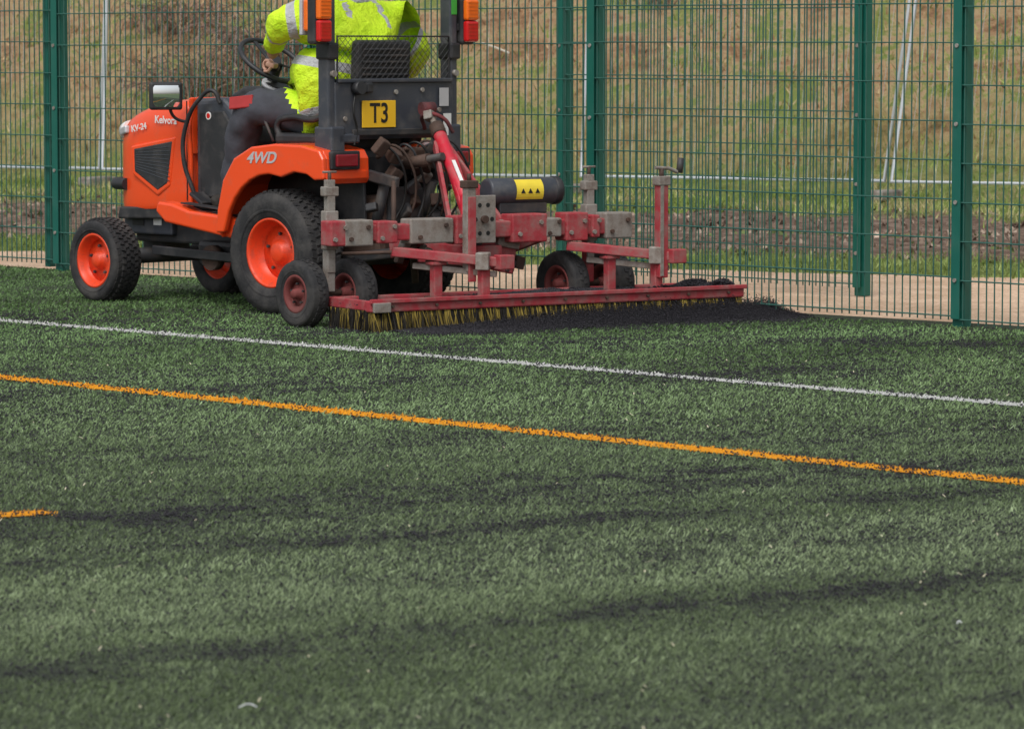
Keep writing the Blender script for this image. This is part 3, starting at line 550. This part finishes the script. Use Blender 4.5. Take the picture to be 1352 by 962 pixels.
n=85000; u=.10+2.40*rng.random(n)**.75; v=.02-np.abs(rng.normal(0,.14,n)); e=.012+.055*rng.random(n)**2.0*np.clip(u-.05,0,1.3)*np.exp(v*6)+.016*rng.exponential(.6,n)*np.clip((u-.5),0,1)*np.exp(v*5); grains('swept_crumb_ridge',u,v,e,.0016+.0012*rng.random(n),CR,I.e)
n=9000; u=2.0+.62*rng.random(n)**1.2; v=-.02+rng.normal(0,.08,n); grains('crumb_spill',u,v,.010+.05*rng.random(n)**1.6*np.clip((2.7-u),0,1),.0016+.0012*rng.random(n),CR,I.e)
I.box('main_beam',(.93,.46,.485),(1.86,.085,.085),RED,bevel=.008)
for i,(u,w_,h,m,vv) in enumerate([(.045,.10,.13,RED,.46),(.16,.17,.135,GALV,.46),(.33,.12,.115,RED,.46),(.60,.26,.13,GALV,.46),(.80,.12,.15,RED,.45),(1.20,.22,.15,RED,.46),(1.35,.10,.10,GALV,.455),(1.50,.14,.15,RED,.46),(1.62,.05,.12,RED,.46),(1.77,.17,.14,GALV,.46)]):
    I.box('beam_sleeve_%d'%i,(u,vv,.487),(w_,.115+.004*(i%3),h),m,bevel=.008)
    for s in(-1,1): I.cyl('sleeve_bolt_%d_%d'%(i,s),(u+s*w_*.3,.385,.487+.03*s),(u+s*w_*.3,.40,.487+.03*s),.012,GALV if m is RED else RUST,6)
for nm,u0 in(('left',.06),('right',1.66)):
    I.box('jack_sleeve_'+nm,(u0,.535,.50),(.075,.06,.20),GALV,bevel=.006)
    I.box('jack_post_'+nm,(u0,.535,.52),(.045,.045,.48),GALV,bevel=.004)
    I.box('jack_cap_'+nm,(u0,.535,.70),(.085,.05,.05),GALV,bevel=.006)
    I.cyl('jack_screw_'+nm,(u0,.535,.74),(u0,.535,.80),.010,RUST,8)
    I.cyl('jack_handle_'+nm,(u0-.04,.535,.80),(u0+.04,.535,.80),.006,GALV,8)
    I.box('castor_leg_'+nm,(u0,.545,.30),(.05,.05,.24),GALV if nm=='left' else RED,bevel=.006)
    I.cyl('castor_axle_'+nm,(u0-.17,.56,.175),(u0+.17,.56,.175),.016,RUST)
RR=mat('rusty_red_rim',(.17,.035,.032),.75,0,.4,20,dirt=(.10,.07,.06))
for nm,u0 in(('castor_a',-.09),('castor_b',.20),('castor_c',1.51),('castor_d',1.80)):
    wheel(I,nm,u0,.56,.175,.095,.105,1,RUBBER,RR,rows=4,N=30,rz=rad(90+8),hub=.03,dish=.35,lug=.004)
for j,(ua,ub) in enumerate(((.38,.80),(1.46,1.88))):
    I.beam('swing_arm_%d'%j,(ua,.44,.385),(ub,.07,.335),.055,.05,RED,.006)
    I.beam('swing_arm_low_%d'%j,(ua+.1,.40,.31),(ub-.0,.09,.27),.03,.03,GALV,.004)
    I.box('arm_end_%d'%j,(ub+.02,.05,.335),(.09,.07,.075),RED,bevel=.006)
    I.box('arm_clamp_%d'%j,(ub-.07,.11,.34),(.07,.09,.09),GALV,rot=(0,0,-.7),bevel=.006)
    for q,(u_,v_) in enumerate(((ua+.18,.30),(ub-.06,.12))):
        I.box('foot_post_%d_%d'%(j,q),(u_,v_,.232),(.05,.05,.186),RED,bevel=.005)
        I.box('foot_flange_%d_%d'%(j,q),(u_,v_,.146),(.10,.09,.016),RUST,bevel=.003)
        I.box('foot_cap_%d_%d'%(j,q),(u_,v_,.325),(.085,.075,.016),RED,bevel=.003)
I.box('crank_post_right',(1.83,.09,.47),(.055,.055,.50),RED,bevel=.006)
I.box('crank_post_face',(1.815,.0595,.47),(.02,.006,.48),GALV,bevel=.001)
I.box('crank_collar_right',(1.83,.09,.735),(.075,.07,.05),GALV,bevel=.006)
I.cyl('crank_stem_right',(1.83,.09,.75),(1.83,.09,.80),.013,RUST,8)
I.tube('crank_handle_right',[(1.79,.09,.805),(1.88,.09,.80),(1.93,.09,.78)],.010,GALV,smooth=False)
I.cyl('crank_grip_right',(1.945,.09,.775),(1.955,.09,.855),.018,DGREY,12)
I.box('crank_post_mid',(.70,.20,.51),(.055,.05,.46),GALV,bevel=.006); I.box('crank_post_mid_face',(.70,.170,.45),(.045,.012,.44),RED,bevel=.004)
I.box('crank_collar_mid',(.70,.20,.735),(.075,.07,.04),RUST,bevel=.006); I.cyl('crank_stem_mid',(.70,.2,.75),(.70,.2,.79),.012,RUST,8)
I.box('selector_plate',(.865,.33,.545),(.15,.014,.25),GALV,bevel=.01)
for i in range(6):
    I.cyl('selector_hole_%d'%i,(.865+.05*math.cos(i*1.05),.321,.545+.085*math.sin(i*1.05)),(.865+.05*math.cos(i*1.05),.3215,.545+.085*math.sin(i*1.05)),.012,INK,12)
I.cyl('selector_pin',(.865,.34,.545),(.865,.30,.545),.02,RUST,12)
I.beam('mast_link',(.90,.50,.50),(.98,.86,.86),.07,.05,REDB,.012)
I.cyl('ram_body',(.93,.60,.62),(1.0,1.02,1.0),.036,REDB,20,bevel=.006); I.cyl('ram_rod',(1.0,1.0,.985),(1.02,1.16,1.10),.016,GALV); I.cyl('ram_body_low',(.87,.50,.42),(.925,.60,.66),.032,REDB,20,bevel=.006)
I.cyl('ram_gland',(.993,.985,.967),(1.005,1.04,1.018),.041,RUST,20); I.cyl('ram_eye',(.98,1.16,1.11),(1.06,1.16,1.11),.035,DUSTR,16)
I.beam('ram_label',(.925,.60,.68),(.955,.78,.84),.02,.004,WHITE,0)
I.beam('mast_left',(.78,.52,.50),(.96,.98,.92),.02,.06,RED,.005); I.beam('mast_right',(1.10,.52,.50),(1.02,.98,.92),.02,.06,RED,.005)
I.box('drawbar',(.98,.76,.34),(.16,.62,.12),RED,bevel=.01); I.box('drawbar_plate',(1.06,.52,.36),(.24,.03,.20),RED,rot=(0,.2,0),bevel=.008)
I.box('drawbar_plate_b',(1.13,.50,.45),(.14,.04,.14),GALV,rot=(0,.2,0),bevel=.008)
for s in(-1,1): I.beam('hitch_ear_%d'%s,(.98+s*.38,.52,.46),(.98+s*.36,.86,.37),.03,.10,RED,.006)
I.beam('rust_stay_a',(.55,.52,.42),(.80,.92,.20),.035,.05,RUST); I.beam('rust_stay_b',(.60,.50,.30),(1.1,.7,.25),.03,.04,RUST)
for i in range(14):
    r_=random.random; I.box('bracket_%d'%i,(.35+1.0*r_(),.50+.12*r_(),.28+.22*r_()),(.04+.06*r_(),.03+.03*r_(),.04+.06*r_()),[RUST,GALV,DGREY][i%3],rot=(.3*r_(),.4*r_(),.5*r_()),bevel=.005)
I.cyl('tool_tube',(1.06,.62,.675),(1.49,.62,.675),.072,PANEL,32,bevel=.012); I.cyl('tool_tube_cap',(1.47,.62,.675),(1.515,.62,.675),.077,BLACK,32,bevel=.01)
I.box('tube_saddle',(1.27,.62,.585),(.30,.09,.06),DGREY,bevel=.008)
V=[]
for i in range(9):
    a=rad(-35+i*11.5); V+=[(1.21,.62-.0745*math.cos(a),.675+.0745*math.sin(a)),(1.38,.62-.0745*math.cos(a),.675+.0745*math.sin(a))]
F=[(2*i,2*i+1,2*i+3,2*i+2) for i in range(8)]; I.mesh('warning_label',V,F,YELL)
for i in range(3): I.mesh('warning_triangle_%d'%i,[(1.235+.045*i,.5440,.665),(1.265+.045*i,.5440,.665),(1.25+.045*i,.5455,.692)],[(0,1,2)],INK)
# ------------------------------------------------------------ driver
def skin_body(G,name,nodes,edges,root,mats,sub=2,disp=.0):
    names=list(nodes); ix={k:i for i,k in enumerate(names)}
    me=bpy.data.meshes.new(name); me.from_pydata([nodes[k][0] for k in names],[(ix[a],ix[b]) for a,b,*_ in edges],[]); o=bpy.data.objects.new('tmp',me); COL.objects.link(o)
    o.modifiers.new('sk','SKIN'); q=o.modifiers.new('s','SUBSURF'); q.levels=sub
    for i,k in enumerate(names):
        r=nodes[k][1]; sv=me.skin_vertices[0].data[i]; sv.radius=(r,r); sv.use_root=(k==root)
    o.modifiers['sk'].use_smooth_shade=True
    if disp:
        tx=bpy.data.textures.new('cloth','CLOUDS'); tx.noise_scale=.085; dm=o.modifiers.new('d','DISPLACE'); dm.texture=tx; dm.strength=disp; dm.mid_level=.5
    dg=bpy.context.evaluated_depsgraph_get(); m2=bpy.data.meshes.new_from_object(o.evaluated_get(dg)); bpy.data.objects.remove(o)
    m2.name=name; m2.materials.clear()
    for m in mats: m2.materials.append(m)
    co=np.zeros(len(m2.vertices)*3); m2.vertices.foreach_get('co',co); co=co.reshape(-1,3)
    best=np.full(len(co),1e9); cls=np.zeros(len(co),int); band=np.full(len(co),1.)
    for e in edges:
        a_=np.array(nodes[e[0]][0]);b2=np.array(nodes[e[1]][0]); ra=nodes[e[0]][1]; rb=nodes[e[1]][1]; d=b2-a_; Ln=np.linalg.norm(d); t=np.clip((co-a_)@d/Ln**2,0,1); ds=np.linalg.norm(co-(a_+t[:,None]*d),axis=1)-(ra*(1-t)+rb*t)
        k=ds<best; best[k]=ds[k]; cls[k]=e[2]
        bd=np.full(len(co),1.)
        for tb in e[3]: bd=np.minimum(bd,abs(t-tb)*Ln)
        band[k]=bd[k]
    a_=m2.attributes.new('band','FLOAT','POINT'); a_.data.foreach_set('value',band.astype(np.float32))
    for p in m2.polygons:
        p.use_smooth=True; p.material_index=int(np.bincount([cls[v] for v in p.vertices]).argmax())
    return link(bpy.data.objects.new(name,m2),G.e)
HV=bpy.data.materials.new('hi_vis_jacket'); HV.use_nodes=True; n=HV.node_tree.nodes; L=HV.node_tree.links; b=n['Principled BSDF']; b.inputs['Roughness'].default_value=.7
at=n.new('ShaderNodeAttribute'); at.attribute_name='band'; lt=n.new('ShaderNodeMath'); lt.operation='LESS_THAN'; lt.inputs[1].default_value=.026; L.new(at.outputs['Fac'],lt.inputs[0])
tc=n.new('ShaderNodeTexCoord'); nz=noise(9,4); yc=ramp(nz.outputs['Fac'],[(.3,(.55,.85,.01)),(.7,(.74,1.0,.03))]); sv=ramp(nz.outputs['Fac'],[(.3,(.38,.39,.40)),(.7,(.55,.56,.58))])
L.new(mixc(lt.outputs[0],yc,sv),b.inputs['Base Color']); bp=n.new('ShaderNodeBump'); bp.inputs['Strength'].default_value=.9; bp.inputs['Distance'].default_value=.04; L.new(noise(10,4).outputs['Fac'],bp.inputs['Height']); L.new(bp.outputs['Normal'],b.inputs['Normal'])
TRO=mat('dark_work_trousers',(.055,.058,.072),.85,0,.3,20,bump=.6,bscale=16); SKIN=mat('skin',(.50,.28,.20),.5,0,.1,15); BOOT=mat('boot_leather',(.03,.025,.02),.6,0,.3,20); TRR=mat('red_trouser_patch',(.38,.03,.03),.8,0,.2,20); HAIR=mat('hair_brown',(.05,.03,.02),.8,0,.4,60,bump=.6)
DR=Grp('tractor_driver',TL,TR)
nd={'pel':((-.0,.05,1.08),.235),'wst':((.02,.07,1.24),.265),'chs':((-.0,.04,1.42),.275),'ub':((-.03,.01,1.56),.20),'nk':((-.03,0,1.69),.085),'hd0':((-.02,0,1.76),.065),
 'sl':((-.03,.27,1.60),.135),'el':((.10,.38,1.575),.100),'wl':((.33,.22,1.46),.060),'hl':((.39,.18,1.39),.036),
 'sr':((-.05,-.26,1.57),.135),'er':((-.08,-.49,1.40),.115),'wr':((.16,-.43,1.22),.065),'hr':((.24,-.37,1.15),.036),
 'hpl':((.10,.15,1.07),.135),'kl':((.46,.30,1.13),.115),'al':((.62,.27,.66),.072),'bl':((.62,.27,.60),.065),'tl':((.77,.28,.575),.045),
 'hpr':((.08,-.11,1.05),.125),'kr':((.44,-.18,1.09),.098),'ar':((.60,-.20,.66),.068),'br':((.61,-.20,.59),.065),'tr':((.76,-.22,.565),.045)}
ed=[('pel','wst',0,(.2,)),('wst','chs',0,(.5,)),('chs','ub',0,()),('ub','nk',0,()),('nk','hd0',3,()),
 ('ub','sl',0,(.5,)),('sl','el',0,(.62,)),('el','wl',0,(.45,)),('wl','hl',3,()),('ub','sr',0,(.5,)),('sr','er',0,(.55,)),('er','wr',0,(.45,)),('wr','hr',3,()),
 ('pel','hpl',1,()),('hpl','kl',1,()),('kl','al',1,()),('al','bl',2,()),('bl','tl',2,()),('pel','hpr',1,()),('hpr','kr',1,()),('kr','ar',1,()),('ar','br',2,()),('br','tr',2,())]
skin_body(DR,'body',nd,ed,'pel',[HV,TRO,BOOT,SKIN],sub=3,disp=.040)
DR.box('knee_patch',(.43,.375,1.14),(.15,.02,.07),TRR,rot=(.25,.1,.30),bevel=.009)
def head(G):
    bm=bmesh.new(); bmesh.ops.create_uvsphere(bm,u_segments=40,v_segments=28,radius=1)
    for v in bm.verts:
        x,y,z=v.co; jx=.098*x; jy=.076*y*(1-.22*max(0,-z)**1.3); jz=.122*z
        if z<0 and x>0: jx+=.012*(-z)*x
        if x>.6:
            g=math.exp(-((y/.16)**2)-((z+.10)/.22)**2); jx+=.026*g
            g=math.exp(-((abs(y)-.36)/.17)**2-((z-.10)/.12)**2); jx-=.012*g
            g=math.exp(-((y/.30)**2)-((z+.50)/.07)**2); jx+=.006*g; g=math.exp(-((y/.28)**2)-((z+.62)/.07)**2); jx+=.005*g
            g=math.exp(-((y/.5)**2)-((z-.28)/.10)**2); jx+=.005*g
        v.co=(jx,jy,jz)
    me=bpy.data.meshes.new('head'); bm.to_mesh(me); bm.free()
    for p in me.polygons: p.use_smooth=True
    me.materials.append(SKIN); o=link(bpy.data.objects.new('head',me),G.e); o.location=(-.01,0,1.87)
    for s in(-1,1):
        e=G.lathe('ear_%d'%s,[(-.008,.012),(0,.03),(.006,.028),(.004,.018),(-.002,.01)],(-.02,s*.077,1.865),SKIN,seg=18); e.scale=(.7,1,1.1)
        G.lathe('eye_%d'%s,[(-.011,.001),(-.008,.008),(0,.011),(.008,.008),(.011,.001)],(.072,s*.028,1.885),WHITE,seg=14)
        G.cyl('iris_%d'%s,(.080,s*.028,1.885),(.0835,s*.028,1.885),.005,INK,12)
    G.box('lips',(.087,0,1.802),(.012,.045,.014),mat('lips',(.4,.16,.13)),bevel=.005)
    bm=bmesh.new(); bmesh.ops.create_uvsphere(bm,u_segments=32,v_segments=20,radius=1)
    for v in list(bm.verts):
        x,y,z=v.co; v.co=(.107*x-.004,.084*y,.128*z)
        if (z<-.1 and x>-.2) or z<-.55: bm.verts.remove(v)
        elif x>.35 and z<.42: bm.verts.remove(v)
    me=bpy.data.meshes.new('hair'); bm.to_mesh(me); bm.free(); me.materials.append(HAIR)
    for p in me.polygons: p.use_smooth=True
    o=link(bpy.data.objects.new('hair',me),G.e); o.location=(-.015,0,1.878)
head(DR)
DR.tube('collar',[(-.03+.08*math.cos(a)-.01,.085*math.sin(a),1.70+.01*math.cos(a)) for a in[i*.785 for i in range(8)]],.028,HV,closed=True)
def hand(G,nm,c,axis_dir,s):
    c=Vector(c)
    for i,(off,ln) in enumerate(((-.027,.062),(-.009,.072),(.009,.068),(.026,.055))):
        ax=Vector(axis_dir).normalized(); p=c+ax*off; G.tube('%s_finger_%d'%(nm,i),[p+Vector((-.01,0,.01)),p+Vector((.022,0,.034)),p+Vector((ln*.75,0,.018)),p+Vector((ln*.72,0,-.012)),p+Vector((.026,0,-.02))],.0085,SKIN)
    p=c-Vector(axis_dir).normalized()*.03*s; G.tube(nm+'_thumb',[p+Vector((-.012,0,0)),p+Vector((.01,0,-.024)),p+Vector((.04,0,-.026))],.0095,SKIN)
    G.box(nm+'_palm',c+Vector((-.005,0,.008)),(.055,.078,.03),SKIN,rot=(0,.3,math.atan2(axis_dir[1],axis_dir[0])-math.pi/2),bevel=.012)
hand(DR,'left_hand',(.405,.175,1.335),(.5,-.85,0),1); hand(DR,'right_hand',(.26,-.36,1.14),(.1,1,0),-1)
# ------------------------------------------------------------ camera, light
cam=bpy.data.cameras.new('camera'); co=bpy.data.objects.new('camera',cam); COL.objects.link(co); SC.camera=co
co.location=(0,0,1.45); co.rotation_euler=(rad(90-4.81),0,0); cam.sensor_width=36; cam.lens=133.1; cam.clip_end=1000; cam.clip_start=.1
cam.dof.use_dof=True; cam.dof.focus_distance=18.; cam.dof.aperture_fstop=9.
w=bpy.data.worlds.new('World'); SC.world=w; w.use_nodes=True; n=w.node_tree.nodes; L=w.node_tree.links; bg=n['Background']
sk=n.new('ShaderNodeTexSky'); sk.sky_type='NISHITA'; sk.sun_disc=False; sk.sun_elevation=rad(54); sk.sun_rotation=rad(200); sk.dust_density=3; sk.air_density=1
hs=n.new('ShaderNodeHueSaturation'); hs.inputs['Saturation'].default_value=.25; L.new(sk.outputs['Color'],hs.inputs['Color']); L.new(hs.outputs['Color'],bg.inputs['Color']); bg.inputs['Strength'].default_value=.15
s=bpy.data.lights.new('sun','SUN'); so=bpy.data.objects.new('sun',s); COL.objects.link(so); s.energy=1.4; s.angle=rad(30); s.color=(1,.97,.92)
az=rad(200); el=rad(54); d=Vector((math.sin(az)*math.cos(el),math.cos(az)*math.cos(el),math.sin(el))); so.rotation_euler=d.to_track_quat('Z','Y').to_euler()
SC.view_settings.view_transform='Standard'; SC.view_settings.look='None'; SC.view_settings.exposure=0
